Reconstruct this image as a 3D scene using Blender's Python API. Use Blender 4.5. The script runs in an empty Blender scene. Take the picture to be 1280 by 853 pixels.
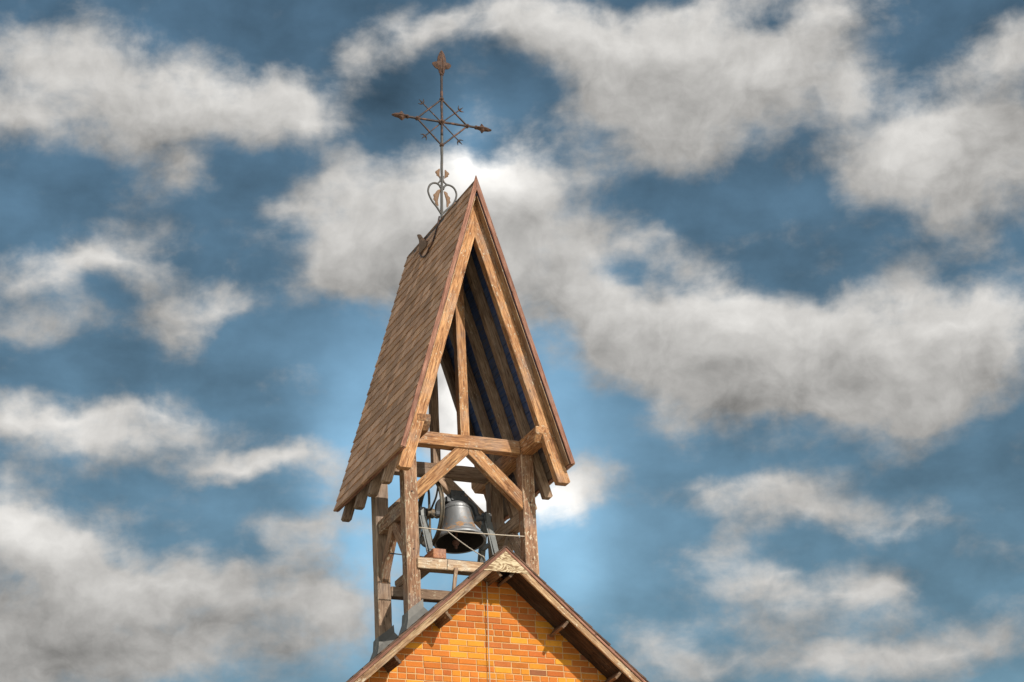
import bpy, bmesh, math, random
from mathutils import Vector, Matrix, noise as mnoise
R = random.Random(7)
sc = bpy.context.scene
COL = sc.collection
rad = math.radians

# ------------------------------------------------------------------ measures (metres)
SUN_EL, SUN_AZ = 31.0, 16.0          # sun in front of the gable, a little to its right
GZ = -2.99                           # ground; heights are counted from a level 3 m up the wall
XG, ZP, MS = -0.006, 8.400, 0.8823   # church ridge x, height and slope of its roof
YG, YW = -1.00, -0.585               # front edge of the church roof, face of the brick gable
W, PS, DP = 0.8755, 0.1706, 1.184    # belfry: half width, post size, depth
YF, YB = -0.617, 1.822               # belfry roof front and back
ZE, ZA, WR = 9.691, 13.446, 1.136    # belfry roof eave, apex, half width

# ------------------------------------------------------------------ helpers
WORLD = {}                            # world matrices of the roots
def thing(name, label, cat, loc=(0, 0, 0), group=None):
    o = bpy.data.objects.new(name, None); COL.objects.link(o)
    o.location = loc; o.empty_display_size = 0.2
    o['label'] = label; o['category'] = cat
    if group: o['group'] = group
    WORLD[o] = Matrix.Translation(Vector(loc))
    return o
def tag(o, label, cat, group=None):
    o['label'] = label; o['category'] = cat
    if group: o['group'] = group
    return o
def link(name, me, parent=None, M=None):
    o = bpy.data.objects.new(name, me); COL.objects.link(o)
    M = M or Matrix.Identity(4)
    if parent is not None:
        o.parent = parent
        o.matrix_local = WORLD[parent].inverted() @ M
    else:
        o.matrix_local = M
    WORLD[o] = M
    return o
def finish(bm, name, mats, parent=None, M=None, smooth=False):
    """bm is in world space; M is the object's frame."""
    if M is not None: bm.transform(M.inverted())
    bmesh.ops.recalc_face_normals(bm, faces=bm.faces)
    me = bpy.data.meshes.new(name); bm.to_mesh(me); bm.free()
    for m in (mats if isinstance(mats, (list, tuple)) else [mats]): me.materials.append(m)
    if smooth:
        for p in me.polygons: p.use_smooth = True
    return link(name, me, parent, M)
def frame(origin, xdir, zhint=(0, 0, 1)):
    x = Vector(xdir).normalized(); z = Vector(zhint)
    if abs(x.dot(z.normalized())) > 0.98: z = Vector((0, 1, 0))
    y = z.cross(x).normalized(); z = x.cross(y)
    M = Matrix((x, y, z)).transposed().to_4x4(); M.translation = Vector(origin)
    return M
def prism_bm(pts, axis, a0, a1, bm=None):
    """polygon pts in the plane across 'axis' (0:x -> (y,z), 1:y -> (x,z), 2:z -> (x,y)), extruded a0..a1"""
    bm = bm or bmesh.new()
    def P(p, a):
        return {0: (a, p[0], p[1]), 1: (p[0], a, p[1]), 2: (p[0], p[1], a)}[axis]
    A = [bm.verts.new(P(p, a0)) for p in pts]; B = [bm.verts.new(P(p, a1)) for p in pts]
    bm.faces.new(A); bm.faces.new(B[::-1])
    for i in range(len(pts)):
        j = (i + 1) % len(pts); bm.faces.new((A[i], A[j], B[j], B[i]))
    return bm
def timber(name, bm, parent, mats, along, bev=0.008, jit=0.0022, step=0.16):
    """weathered beam: cut along its length, made slightly uneven, its edges worn (second material)"""
    along = Vector(along).normalized()
    c = sum((v.co for v in bm.verts), Vector()) / len(bm.verts)
    M = frame(c, along, (0, 0, 1) if abs(along.z) < .9 else (0, 1, 0))
    bmesh.ops.recalc_face_normals(bm, faces=bm.faces)
    ds = [(v.co - c).dot(along) for v in bm.verts]; lo, hi = min(ds), max(ds)
    n = int((hi - lo) / step)
    for i in range(1, n):
        bmesh.ops.bisect_plane(bm, geom=bm.verts[:] + bm.edges[:] + bm.faces[:], plane_co=c + along * (lo + (hi - lo) * i / n + R.uniform(-.02, .02)), plane_no=along)
    sd = R.uniform(0, 100)
    for v in bm.verts:
        t = (v.co - c).dot(along)
        if lo + .02 < t < hi - .02:
            v.co += Vector((mnoise.noise(v.co * 4 + Vector((sd, 0, 0))), mnoise.noise(v.co * 4 + Vector((0, sd, 0))), mnoise.noise(v.co * 4 + Vector((0, 0, sd))))) * jit * 2
    es = [e for e in bm.edges if len(e.link_faces) == 2 and e.calc_face_angle(0) > rad(30)]
    if bev > 0:
        bmesh.ops.bevel(bm, geom=es, offset=bev * R.uniform(.7, 1.15), segments=1, affect='EDGES', profile=.5, clamp_overlap=True, material=1)
    return finish(bm, name, mats, parent, M)
def box_bm(lo, hi, bm=None):
    return prism_bm([(lo[0], lo[2]), (hi[0], lo[2]), (hi[0], hi[2]), (lo[0], hi[2])], 1, lo[1], hi[1], bm)
def smooth_path(pts, n=6, closed=False):
    P = [Vector(p) for p in pts]; out = []
    m = len(P)
    for i in range(m if closed else m - 1):
        p1, p2 = P[i], P[(i + 1) % m]
        p0 = P[i - 1] if (i > 0 or closed) else p1 * 2 - p2
        p3 = P[(i + 2) % m] if (i + 2 < m or closed) else p2 * 2 - p1
        for k in range(n):
            t = k / n
            out.append(.5 * ((2 * p1) + (p2 - p0) * t + (2 * p0 - 5 * p1 + 4 * p2 - p3) * t * t + (3 * p1 - p0 - 3 * p2 + p3) * t ** 3))
    if not closed: out.append(P[-1])
    return out
def tube_bm(pts, r, seg=8, bm=None, closed=False, flat=1.0):
    bm = bm or bmesh.new(); P = [Vector(p) for p in pts]; n = len(P); rings = []
    rr = r if callable(r) else (lambda t: r)
    ref = None
    for i, p in enumerate(P):
        a = P[(i - 1) % n] if (closed or i > 0) else p; b = P[(i + 1) % n] if (closed or i < n - 1) else p
        t = (b - a).normalized()
        if ref is None:
            ref = Vector((0, 1, 0)) if abs(t.y) < .9 else Vector((1, 0, 0))
        ref = (ref - t * ref.dot(t)).normalized(); s = t.cross(ref)
        k = rr(i / max(1, n - 1))
        rings.append([bm.verts.new(p + (ref * math.cos(2 * math.pi * j / seg) * flat + s * math.sin(2 * math.pi * j / seg)) * k) for j in range(seg)])
    for i in range(n if closed else n - 1):
        A, B = rings[i], rings[(i + 1) % n]
        for j in range(seg):
            bm.faces.new((A[j], A[(j + 1) % seg], B[(j + 1) % seg], B[j]))
    if not closed:
        bm.faces.new(rings[0][::-1]); bm.faces.new(rings[-1])
    return bm
def lathe_bm(prof, c, seg=64, bm=None):
    bm = bm or bmesh.new(); rings = []
    for r, z in prof:
        if r < 1e-5: rings.append([bm.verts.new((c[0], c[1], c[2] + z))])
        else: rings.append([bm.verts.new((c[0] + r * math.cos(2 * math.pi * j / seg), c[1] + r * math.sin(2 * math.pi * j / seg), c[2] + z)) for j in range(seg)])
    for A, B in zip(rings, rings[1:]):
        for j in range(seg):
            k = (j + 1) % seg
            if len(A) == 1 and len(B) == 1: continue
            if len(A) == 1: bm.faces.new((A[0], B[k], B[j]))
            elif len(B) == 1: bm.faces.new((A[j], A[k], B[0]))
            else: bm.faces.new((A[j], A[k], B[k], B[j]))
    return bm
def plate_bm(pts, normal, th, bm=None, bulge=0.0):
    """thin leaf-shaped plate through closed outline pts, slightly domed"""
    bm = bm or bmesh.new(); n = Vector(normal).normalized(); P = [Vector(p) for p in pts]; c = sum(P, Vector()) / len(P)
    for s in (1, -1):
        o = n * (th / 2 * s)
        rim = [bm.verts.new(p + o * .6) for p in P]
        mid = [bm.verts.new(c + (p - c) * .55 + o + n * bulge * .7 * s) for p in P]
        cv = bm.verts.new(c + o + n * bulge * s)
        m = len(P)
        for i in range(m):
            j = (i + 1) % m
            bm.faces.new((rim[i], rim[j], mid[j], mid[i])); bm.faces.new((mid[i], mid[j], cv))
        if s == 1: r1 = rim
    m = len(P)
    for i in range(m):
        j = (i + 1) % m; bm.faces.new((r1[i], r1[j], rim[j], rim[i]))
    return bm
def ball_bm(c, r, bm=None, sub=2, scale=(1, 1, 1)):
    bm = bm or bmesh.new()
    bmesh.ops.create_icosphere(bm, subdivisions=sub, radius=r, matrix=Matrix.Translation(c) @ Matrix.Diagonal((*scale, 1)))
    return bm

# ------------------------------------------------------------------ materials
class NT:
    def __init__(s, nt): s.nt = nt
    def n(s, t, **kw):
        x = s.nt.nodes.new(t)
        for k, v in kw.items():
            if k in ('op', 'operation'): x.operation = v
            elif hasattr(x, k) and k not in ('Scale',): setattr(x, k, v)
            else: x.inputs[k].default_value = v
        return x
    def l(s, a, b): s.nt.links.new(a, b)
    def val(s, inp, v):
        if isinstance(v, bpy.types.NodeSocket): s.l(v, inp)
        else: inp.default_value = v
    def math(s, op, a, b=0.0, c=0.0, clamp=False):
        x = s.nt.nodes.new('ShaderNodeMath'); x.operation = op; x.use_clamp = clamp
        for i, v in enumerate((a, b, c)): s.val(x.inputs[i], v)
        return x.outputs[0]
    def vmath(s, op, a, b=(0, 0, 0)):
        x = s.nt.nodes.new('ShaderNodeVectorMath'); x.operation = op
        s.val(x.inputs[0], a); s.val(x.inputs[1], b)
        return x.outputs['Value'] if op in ('DOT_PRODUCT', 'LENGTH') else x.outputs[0]
    def noise(s, vec, scale, detail=5, rough=.55, dist=0.0):
        x = s.nt.nodes.new('ShaderNodeTexNoise'); s.l(vec, x.inputs['Vector'])
        x.inputs['Scale'].default_value = scale; x.inputs['Detail'].default_value = detail
        x.inputs['Roughness'].default_value = rough; x.inputs['Distortion'].default_value = dist
        return x.outputs['Fac']
    def ss(s, v, a, b, lo=0.0, hi=1.0):
        x = s.nt.nodes.new('ShaderNodeMapRange'); x.interpolation_type = 'SMOOTHSTEP'
        s.val(x.inputs[0], v); x.inputs[1].default_value = a; x.inputs[2].default_value = b
        x.inputs[3].default_value = lo; x.inputs[4].default_value = hi
        return x.outputs[0]
    def mapping(s, vec, loc=(0, 0, 0), rot=(0, 0, 0), scale=(1, 1, 1), vt='POINT'):
        x = s.nt.nodes.new('ShaderNodeMapping'); x.vector_type = vt; s.l(vec, x.inputs[0])
        x.inputs[1].default_value = loc; x.inputs[2].default_value = rot; x.inputs[3].default_value = scale
        return x.outputs[0]
    def ramp(s, v, stops):
        x = s.nt.nodes.new('ShaderNodeValToRGB'); s.l(v, x.inputs[0]); e = x.color_ramp.elements
        while len(e) < len(stops): e.new(.5)
        for i, (p, c) in enumerate(stops): e[i].position = p; e[i].color = (*c, 1)
        return x.outputs[0]
    def mix(s, f, a, b, mode='MIX'):
        x = s.nt.nodes.new('ShaderNodeMix'); x.data_type = 'RGBA'; x.blend_type = mode; x.clamp_factor = False
        s.val(x.inputs[0], f)
        for i, v in ((6, a), (7, b)):
            if isinstance(v, bpy.types.NodeSocket): s.l(v, x.inputs[i])
            else: x.inputs[i].default_value = (*v, 1)
        return x.outputs[2]
def material(name):
    m = bpy.data.materials.new(name); m.use_nodes = True; nt = m.node_tree; nt.nodes.clear()
    t = NT(nt); out = t.n('ShaderNodeOutputMaterial'); b = t.n('ShaderNodeBsdfPrincipled'); t.l(b.outputs[0], out.inputs[0])
    return m, t, b
def bump(t, b, h, strength, dist=.01):
    x = t.n('ShaderNodeBump'); x.inputs['Strength'].default_value = strength; x.inputs['Distance'].default_value = dist
    t.l(h, x.inputs['Height']); t.l(x.outputs[0], b.inputs['Normal'])

def wood(name, dark, mid, light, flake=(.62, .52, .38), fl=.5, grain=1.0, var=.5, lines=0):
    m, t, b = material(name)
    tc = t.n('ShaderNodeTexCoord'); oi = t.n('ShaderNodeObjectInfo')
    off = t.math('MULTIPLY', oi.outputs['Random'], 37.0)
    v = t.vmath('ADD', tc.outputs['Object'], off)
    g1 = t.noise(t.mapping(v, scale=(.9, 9, 9)), 5, 8, .62, .4)
    g2 = t.noise(t.mapping(v, scale=(1.5, 40, 40)), 4, 4, .6)
    big = t.noise(v, 2.6, 3, .5)
    f = t.math('ADD', t.math('MULTIPLY', g1, .55), t.math('ADD', t.math('MULTIPLY', g2, .28), t.math('MULTIPLY', big, .30)))
    colr = t.ramp(f, [(.45, dark), (.555, mid), (.665, light)])
    # dark knots and nail stains
    kn = t.nt.nodes.new('ShaderNodeTexVoronoi'); t.l(t.mapping(v, scale=(1.0, 1.6, 1.6)), kn.inputs['Vector']); kn.inputs['Scale'].default_value = 4.2
    k = t.ss(t.math('ADD', kn.outputs['Distance'], t.math('MULTIPLY', g2, .06)), .07, .15, 1, 0)
    colr = t.mix(t.math('MULTIPLY', k, .75), colr, tuple(c * .35 for c in dark))
    # worn pale flakes of old paint, in streaks along the grain
    n1 = t.noise(t.mapping(v, scale=(1, 2.2, 2.2)), 16, 9, .72)
    n2 = t.noise(v, 3.1, 3, .6)
    fm = t.math('MULTIPLY', t.ss(n1, .595 - .05 * fl, .655 - .05 * fl), t.ss(n2, .56 - .14 * fl, .66 - .12 * fl))
    colr = t.mix(t.math('MULTIPLY', fm, .85), colr, flake)
    # drying cracks
    ck = t.noise(t.mapping(v, scale=(.35, 14, 14)), 3.0, 3, .5)
    cr = t.ss(t.math('ABSOLUTE', t.math('SUBTRACT', ck, .5)), .0, .018, 1, 0)
    cr = t.math('MULTIPLY', cr, t.ss(big, .45, .6))
    colr = t.mix(t.math('MULTIPLY', cr, .7), colr, tuple(c * .25 for c in dark))
    gy = t.ss(t.noise(v, 1.7, 4, .6), .50, .68)                     # sun-bleached grey patches
    colr = t.mix(t.math('MULTIPLY', gy, .38), colr, tuple(.25 * sum(mid) + .06 + .25 * c for c in mid))
    hs = t.n('ShaderNodeHueSaturation'); t.l(colr, hs.inputs['Color'])
    t.l(t.math('ADD', 1 - var * .5, t.math('MULTIPLY', oi.outputs['Random'], var)), hs.inputs['Value'])
    t.l(hs.outputs[0], b.inputs['Base Color'])
    b.inputs['Roughness'].default_value = .78; b.inputs['Specular IOR Level'].default_value = .25
    h = t.math('SUBTRACT', t.math('ADD', t.math('MULTIPLY', g2, .5), t.math('MULTIPLY', fm, .35)), cr)
    bump(t, b, h, .6 * grain, .008)
    return m

M_TIMBER = wood('belfry_timber', (.13, .055, .026), (.37, .18, .082), (.62, .345, .165), fl=.8)
M_TIMBER_EDGE = wood('belfry_timber_worn_edge', (.20, .095, .045), (.44, .24, .12), (.62, .42, .25), fl=.95)
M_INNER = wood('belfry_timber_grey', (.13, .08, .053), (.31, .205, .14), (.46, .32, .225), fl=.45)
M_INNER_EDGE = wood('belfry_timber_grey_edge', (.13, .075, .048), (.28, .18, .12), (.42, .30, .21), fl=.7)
M_POST = wood('belfry_post_timber', (.12, .058, .034), (.29, .155, .090), (.45, .265, .16), fl=1.15)
M_POST_EDGE = wood('belfry_post_edge', (.2, .11, .066), (.42, .26, .17), (.6, .46, .33), fl=1.2)
M_SILL = wood('weathered_sill_timber', (.2, .10, .055), (.42, .28, .17), (.60, .46, .32), flake=(.7, .62, .48), fl=1.2)
M_RUSTBEAM = wood('red_brown_timber', (.18, .06, .028), (.36, .145, .07), (.46, .22, .11), fl=.55)
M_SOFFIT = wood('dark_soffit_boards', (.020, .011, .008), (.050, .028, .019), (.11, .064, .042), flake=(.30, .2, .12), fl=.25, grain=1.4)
M_BARGE = wood('tan_barge_board', (.16, .085, .045), (.34, .20, .11), (.55, .38, .22), fl=.9)
M_TRIM = wood('red_brown_trim', (.15, .065, .045), (.27, .125, .085), (.40, .21, .15), flake=(.45, .3, .2), fl=.25)
M_LOOK = wood('lookout_timber', (.06, .032, .02), (.14, .08, .048), (.28, .18, .11), fl=.6)
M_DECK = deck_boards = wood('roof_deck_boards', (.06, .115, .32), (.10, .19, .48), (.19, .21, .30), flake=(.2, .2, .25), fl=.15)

# brown boards; blue shade high in the roof is painted into their colour
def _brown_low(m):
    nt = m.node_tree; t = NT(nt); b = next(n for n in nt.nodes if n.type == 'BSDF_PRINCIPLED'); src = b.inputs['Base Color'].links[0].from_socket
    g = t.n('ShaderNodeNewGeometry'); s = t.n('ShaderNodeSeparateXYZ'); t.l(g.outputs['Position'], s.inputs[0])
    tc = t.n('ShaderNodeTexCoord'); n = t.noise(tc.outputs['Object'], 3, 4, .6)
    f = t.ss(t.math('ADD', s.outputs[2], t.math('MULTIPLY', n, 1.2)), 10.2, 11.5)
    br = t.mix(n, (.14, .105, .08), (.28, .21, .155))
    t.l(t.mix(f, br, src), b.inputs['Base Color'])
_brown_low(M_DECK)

def gable_board_mat():
    m, t, b = material('pale_swirl_grain_board')
    tc = t.n('ShaderNodeTexCoord'); v = t.mapping(tc.outputs['Object'], scale=(.8, 1, 2.2))
    w = t.noise(v, 4.5, 2, .45, .9)
    s = t.math('SINE', t.math('MULTIPLY', w, 62.0))
    fine = t.noise(t.mapping(tc.outputs['Object'], scale=(1, 1, 8)), 22, 5, .6)
    f = t.math('ADD', t.math('MULTIPLY', s, .28), fine)
    c = t.ramp(f, [(.22, (.19, .11, .055)), (.45, (.46, .33, .19)), (.75, (.66, .54, .36))])
    t.l(c, b.inputs['Base Color']); b.inputs['Roughness'].default_value = .8
    bump(t, b, f, .5, .006)
    return m
M_GABLE = gable_board_mat()

def tint_mat(name, rough=.85, nscale=60, amt=.35, bumps=.4, streak=None):
    m, t, b = material(name)
    at = t.n('ShaderNodeAttribute'); at.attribute_name = 'tint'
    tc = t.n('ShaderNodeTexCoord'); v = tc.outputs['Object']
    n = t.noise(v, nscale, 6, .65); n2 = t.noise(v, nscale * .15, 4, .6)
    k = t.math('ADD', 1 - amt, t.math('MULTIPLY', t.math('ADD', n, n2), amt))
    c = t.vmath('SCALE', at.outputs['Color']); c.node.inputs['Scale'].default_value = 1; t.l(k, c.node.inputs['Scale'])
    if streak:
        st = t.ss(t.noise(v, 9, 6, .7), .60, .70)
        c = t.mix(t.math('MULTIPLY', st, .45), c, streak)
    t.l(c, b.inputs['Base Color']); b.inputs['Roughness'].default_value = rough; b.inputs['Specular IOR Level'].default_value = .2
    bump(t, b, n, bumps, .006)
    return m
M_BRICK = tint_mat('brick_faces', .85, 45, .42, .55, (.42, .20, .07))
M_SHINGLE = tint_mat('asphalt_shingles', .95, 220, .45, .6)

def plain(name, base, rough=.7, metal=0.0, n=20, amp=.3, bumps=.2, second=None, thr=(.5, .62), n2=8):
    m, t, b = material(name)
    tc = t.n('ShaderNodeTexCoord'); v = tc.outputs['Object']
    a = t.noise(v, n, 6, .6)
    c = t.mix(a, tuple(x * (1 - amp) for x in base), tuple(x * (1 + amp) for x in base))
    if second:
        s = t.ss(t.noise(v, n2, 7, .68), *thr); c = t.mix(s, c, second)
        t.l(t.math('MULTIPLY', t.math('SUBTRACT', 1.0, s), metal), b.inputs['Metallic'])
    else: b.inputs['Metallic'].default_value = metal
    t.l(c, b.inputs['Base Color']); b.inputs['Roughness'].default_value = rough
    bump(t, b, a, bumps, .005)
    return m
M_MORTAR = plain('pale_mortar', (.62, .41, .20), .9, 0, 60, .25, .5)
M_IRON = plain('dark_wrought_iron', (.045, .032, .030), .6, .3, 60, .5, .3, (.13, .055, .028), (.5, .6), 14)
M_GREYIRON = plain('grey_weathered_iron', (.085, .080, .076), .6, .2, 60, .3, .2, (.16, .10, .07), (.55, .66), 10)
M_RUST = plain('rusty_leaf_iron', (.105, .052, .031), .75, .1, 40, .6, .6, (.045, .028, .025), (.46, .60), 25)
M_COPPER = plain('tan_leaf_iron', (.20, .115, .066), .7, .1, 40, .4, .4, (.2, .10, .055), (.55, .66), 18)
M_RIDGE = plain('dark_ridge_metal', (.085, .08, .078), .6, .4, 30, .3, .2)
M_LEAD = plain('lead_flashing', (.15, .145, .135), .6, .2, 9, .4, .6, (.27, .24, .20), (.55, .7), 6)
M_BELLIN = plain('bell_inside', (.020, .017, .015), .85, .1, 40, .5, .4, (.09, .05, .025), (.60, .7), 26)
M_STAND = plain('grey_cast_iron', (.19, .20, .20), .55, .3, 30, .3, .25, (.14, .08, .05), (.6, .7), 9)
M_YOKE = plain('dark_cast_iron', (.085, .09, .098), .55, .4, 30, .3, .25, (.13, .075, .045), (.6, .7), 11)
M_WHEEL = plain('brown_wheel_iron', (.10, .085, .065), .6, .35, 30, .35, .2, (.20, .13, .07), (.5, .65), 9)
M_CLAP = plain('rusty_clapper', (.14, .065, .045), .75, .1, 40, .4, .4)
M_ROPE = plain('grey_cord', (.50, .43, .35), .9, 0, 120, .3, .3)
M_WIRE = plain('dark_cable', (.05, .05, .06), .6, 0, 40, .3, .1)
M_GROUND = plain('dry_grass_ground', (.42, .39, .30), .95, 0, .6, .4, .5, (.32, .29, .18), (.45, .6), .05)

def bell_mat():
    m, t, b = material('bell_metal')
    tc = t.n('ShaderNodeTexCoord'); v = tc.outputs['Object']
    a = t.noise(v, 14, 7, .62)
    st = t.noise(t.mapping(v, scale=(3, 3, .5)), 5, 6, .65)          # rain streaks
    c = t.mix(st, (.15, .155, .165), (.44, .45, .475))
    p = t.ss(t.noise(t.mapping(v, loc=(.3, .1, .55), scale=(1, 1, 1.5)), 8.5, 8, .7), .505, .57)
    rg = t.n('ShaderNodeSeparateXYZ'); t.l(v, rg.inputs[0])
    band = t.math('MULTIPLY', t.ss(rg.outputs[2], .03, .10), t.ss(rg.outputs[2], .30, .40, 1, 0))
    p = t.math('MULTIPLY', p, band)
    c = t.mix(t.math('MULTIPLY', p, .9), c, t.mix(a, (.26, .085, .03), (.58, .36, .15)))
    t.l(c, b.inputs['Base Color']); t.l(t.math('MULTIPLY', t.math('SUBTRACT', 1.0, p), .45), b.inputs['Metallic'])
    b.inputs['Roughness'].default_value = .46
    bump(t, b, a, .25, .006)
    return m
M_BELL = bell_mat()
def brick_plain():
    m, t, b = material('side_brickwork')
    tc = t.n('ShaderNodeTexCoord'); sep = t.n('ShaderNodeSeparateXYZ'); t.l(tc.outputs['Object'], sep.inputs[0])
    cb = t.n('ShaderNodeCombineXYZ'); t.l(t.math('ADD', sep.outputs[0], sep.outputs[1]), cb.inputs[0]); t.l(sep.outputs[2], cb.inputs[1])
    x = t.n('ShaderNodeTexBrick'); t.l(cb.outputs[0], x.inputs['Vector']); x.inputs['Scale'].default_value = 1
    x.inputs['Brick Width'].default_value = .225; x.inputs['Row Height'].default_value = .075; x.inputs['Mortar Size'].default_value = .005
    x.inputs['Color1'].default_value = (.42, .12, .035, 1); x.inputs['Color2'].default_value = (.58, .22, .05, 1); x.inputs['Mortar'].default_value = (.58, .43, .24, 1)
    t.l(x.outputs[0], b.inputs['Base Color']); b.inputs['Roughness'].default_value = .85
    return m
M_SIDE = brick_plain()
SKYTINT = (.60, .87, .93)
FRONT = 2.6  # unseen sky towards the sun brightened, added as fill light
SUN_E = 3.6
CL_N, CL_A, CL_B, CL_BASE = 1.3, .22, .92, .42
CAMLOC = (-11.7924, -27.8864, -1.3890)
CAMV = (0.420070, 0.400357, -0.051236, 3241.40)   # yaw, pitch, roll, focal length in pixels of a 1280 wide frame
SKYTINT = (.70, .81, .71)
CL_N, CL_A, CL_B, CL_BASE = 1.35, .14, 1.02, .46
SUN_E = 3.8
# ------------------------------------------------------------------ shingles on a slope
FALL = .03                                                               # the church ridge settles slightly towards the back
def settle(bm):
    for v in bm.verts: v.co.z -= FALL * max(0.0, v.co.y - YG)
    return bm
def shingles(name, parent, p_ridge, up, outn, yA, yB, length, expo, wid, cols, th=.012, edge=0.0, fall=False):
    """p_ridge: point on the surface at the ridge; up: unit vector up the slope; outn: outward normal; from y=yA to yB"""
    bm = bmesh.new(); lay = bm.verts.layers.float_color.new('tint')
    up = Vector(up); n = Vector(outn); n_row = int(length / expo) + 1
    for r in range(n_row):
        d0 = length - r * expo; d1 = max(d0 - expo * 1.35, 0.0)         # distance from ridge of butt and head
        if d0 <= .02: break
        y = yA - R.uniform(0, wid)
        while y < yB - .01:
            w = wid * R.choice((.55, .8, 1, 1, 1.2)); a, b_ = max(y, yA - R.uniform(0, edge)), min(y + w, yB); y += w
            if b_ - a < .02: continue
            k = R.uniform(.72, 1.25); c = [x * k for x in R.choice(cols)] + [1]
            l = R.uniform(-.006, .006); tt = th * R.uniform(.75, 1.3)
            g = .0025
            base = Vector(p_ridge)
            def P(d, yy, h): q = base - up * d + n * h; return (q.x, yy, q.z)
            vs = [bm.verts.new(P(d0 + l, a + g, tt + .002)), bm.verts.new(P(d0 + l, b_ - g, tt + .002)), bm.verts.new(P(d1, b_ - g, .002)), bm.verts.new(P(d1, a + g, .002)),
                  bm.verts.new(P(d0 + l, a + g, -.010)), bm.verts.new(P(d0 + l, b_ - g, -.010)), bm.verts.new(P(d1, b_ - g, -.010)), bm.verts.new(P(d1, a + g, -.010))]
            for v in vs: v[lay] = c
            for f in ((0, 1, 2, 3), (4, 5, 1, 0), (5, 6, 2, 1), (7, 4, 0, 3), (7, 6, 5, 4)): bm.faces.new([vs[i] for i in f])
    if fall: settle(bm)
    return finish(bm, name, M_SHINGLE, parent)

# ------------------------------------------------------------------ ground
bm = bmesh.new(); bmesh.ops.create_circle(bm, cap_ends=True, segments=96, radius=3000, matrix=Matrix.Translation((0, 0, GZ)))
g = finish(bm, 'ground', M_GROUND); g['kind'] = 'structure'

# ------------------------------------------------------------------ church
church = thing('church', 'orange brick church gable with overhanging brown roof at the foot of the picture', 'church', (XG, YW, GZ))
HW, LEN = 3.75, 13.0
def slab_z(x, drop=0.0): return ZP - drop - MS * abs(x - XG)
core_top = .135 / math.cos(math.atan(MS)) - .03
pts = [(XG - HW, GZ), (XG + HW, GZ), (XG + HW, slab_z(XG + HW, core_top)), (XG, ZP - core_top), (XG - HW, slab_z(XG + HW, core_top))]
wall = finish(prism_bm(pts, 1, YW + .007, YW + .3), 'gable_wall', M_MORTAR, church, Matrix.Translation((XG, YW, 0)))
bm = bmesh.new(); lay = bm.verts.layers.float_color.new('tint')
reds = [(.52, .150, .028), (.57, .172, .030), (.50, .135, .032), (.60, .20, .032), (.54, .165, .030), (.50, .15, .040)]
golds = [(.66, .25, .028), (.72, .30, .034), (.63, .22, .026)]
z = 3.02; row = 0
while z < ZP - .1:
    x = XG - HW + (0 if row % 2 else .1125) - .1125; head = R.random() < .16
    while x < XG + HW:
        L = .2155 if not (head or R.random() < .10) else .1035
        x0, x1 = max(x, XG - HW), min(x + L, XG + HW); x += L + .0098
        if x1 - x0 < .03 or slab_z((x0 + x1) / 2) < z - .2: continue
        cx = (x0 + x1) / 2
        pg = .10 + .40 * mnoise.noise(Vector((cx * .9 + 3.1, z * 1.1, .4))) + .50 * math.exp(-((cx - .30) ** 2 + (z - 7.15) ** 2) / .35)  # random mottling, plus a sunlit patch painted in as gold bricks
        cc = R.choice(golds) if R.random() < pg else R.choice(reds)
        k = R.uniform(.88, 1.14); cc = [c * k for c in cc] + [1]
        if R.random() < .012: cc = [.30, .11, .05, 1]
        dy = R.uniform(-.0025, .0025); i = .0045; h = .0660 + R.uniform(-.0015, .0015)
        zz = z + R.uniform(-.001, .001)
        F = [(x0 + i, zz + i), (x1 - i, zz + i), (x1 - i, zz + h - i), (x0 + i, zz + h - i)]; S_ = [(x0, zz), (x1, zz), (x1, zz + h), (x0, zz + h)]
        jj = [R.uniform(-.0018, .0018) for _ in range(8)]
        a = [bm.verts.new((p[0] + jj[q], YW + dy, p[1] + jj[q + 4])) for q, p in enumerate(F)]; b_ = [bm.verts.new((p[0], YW + dy + .005, p[1])) for p in S_]; c_ = [bm.verts.new((p[0], YW + .03, p[1])) for p in S_]
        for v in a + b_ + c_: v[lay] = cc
        bm.faces.new(a)
        for q in range(4):
            p = (q + 1) % 4; bm.faces.new((a[q], b_[q], b_[p], a[p])); bm.faces.new((b_[q], c_[q], c_[p], b_[p]))
    z += .0757; row += 1
for s in (1, -1):
    bmesh.ops.bisect_plane(bm, geom=bm.verts[:] + bm.edges[:] + bm.faces[:], plane_co=(XG, YW, ZP - core_top - .004), plane_no=(s * MS, 0, 1), clear_outer=True)
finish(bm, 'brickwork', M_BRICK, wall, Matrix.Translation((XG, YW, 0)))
for s in (-1, 1):
    x0 = XG + s * HW; lo, hi = min(x0, x0 - s * .3), max(x0, x0 - s * .3)
    finish(box_bm((lo, YW + .302, GZ), (hi, YW + LEN, slab_z(XG + HW, core_top) - .42)), 'side_wall', M_SIDE, church, Matrix.Translation((XG, YW, 0)))
finish(prism_bm([(x_, z_ if z_ == GZ else z_ - .42) for x_, z_ in pts], 1, YW + LEN + .002, YW + LEN + .3), 'rear_wall', M_SIDE, church, Matrix.Translation((XG, YW, 0)))
cs = math.cos(math.atan(MS)); sn = math.sin(math.atan(MS)); SL = (HW + .55) / cs
SHC = [(.105, .066, .050), (.125, .08, .06), (.09, .055, .042), (.14, .085, .06)]
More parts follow.
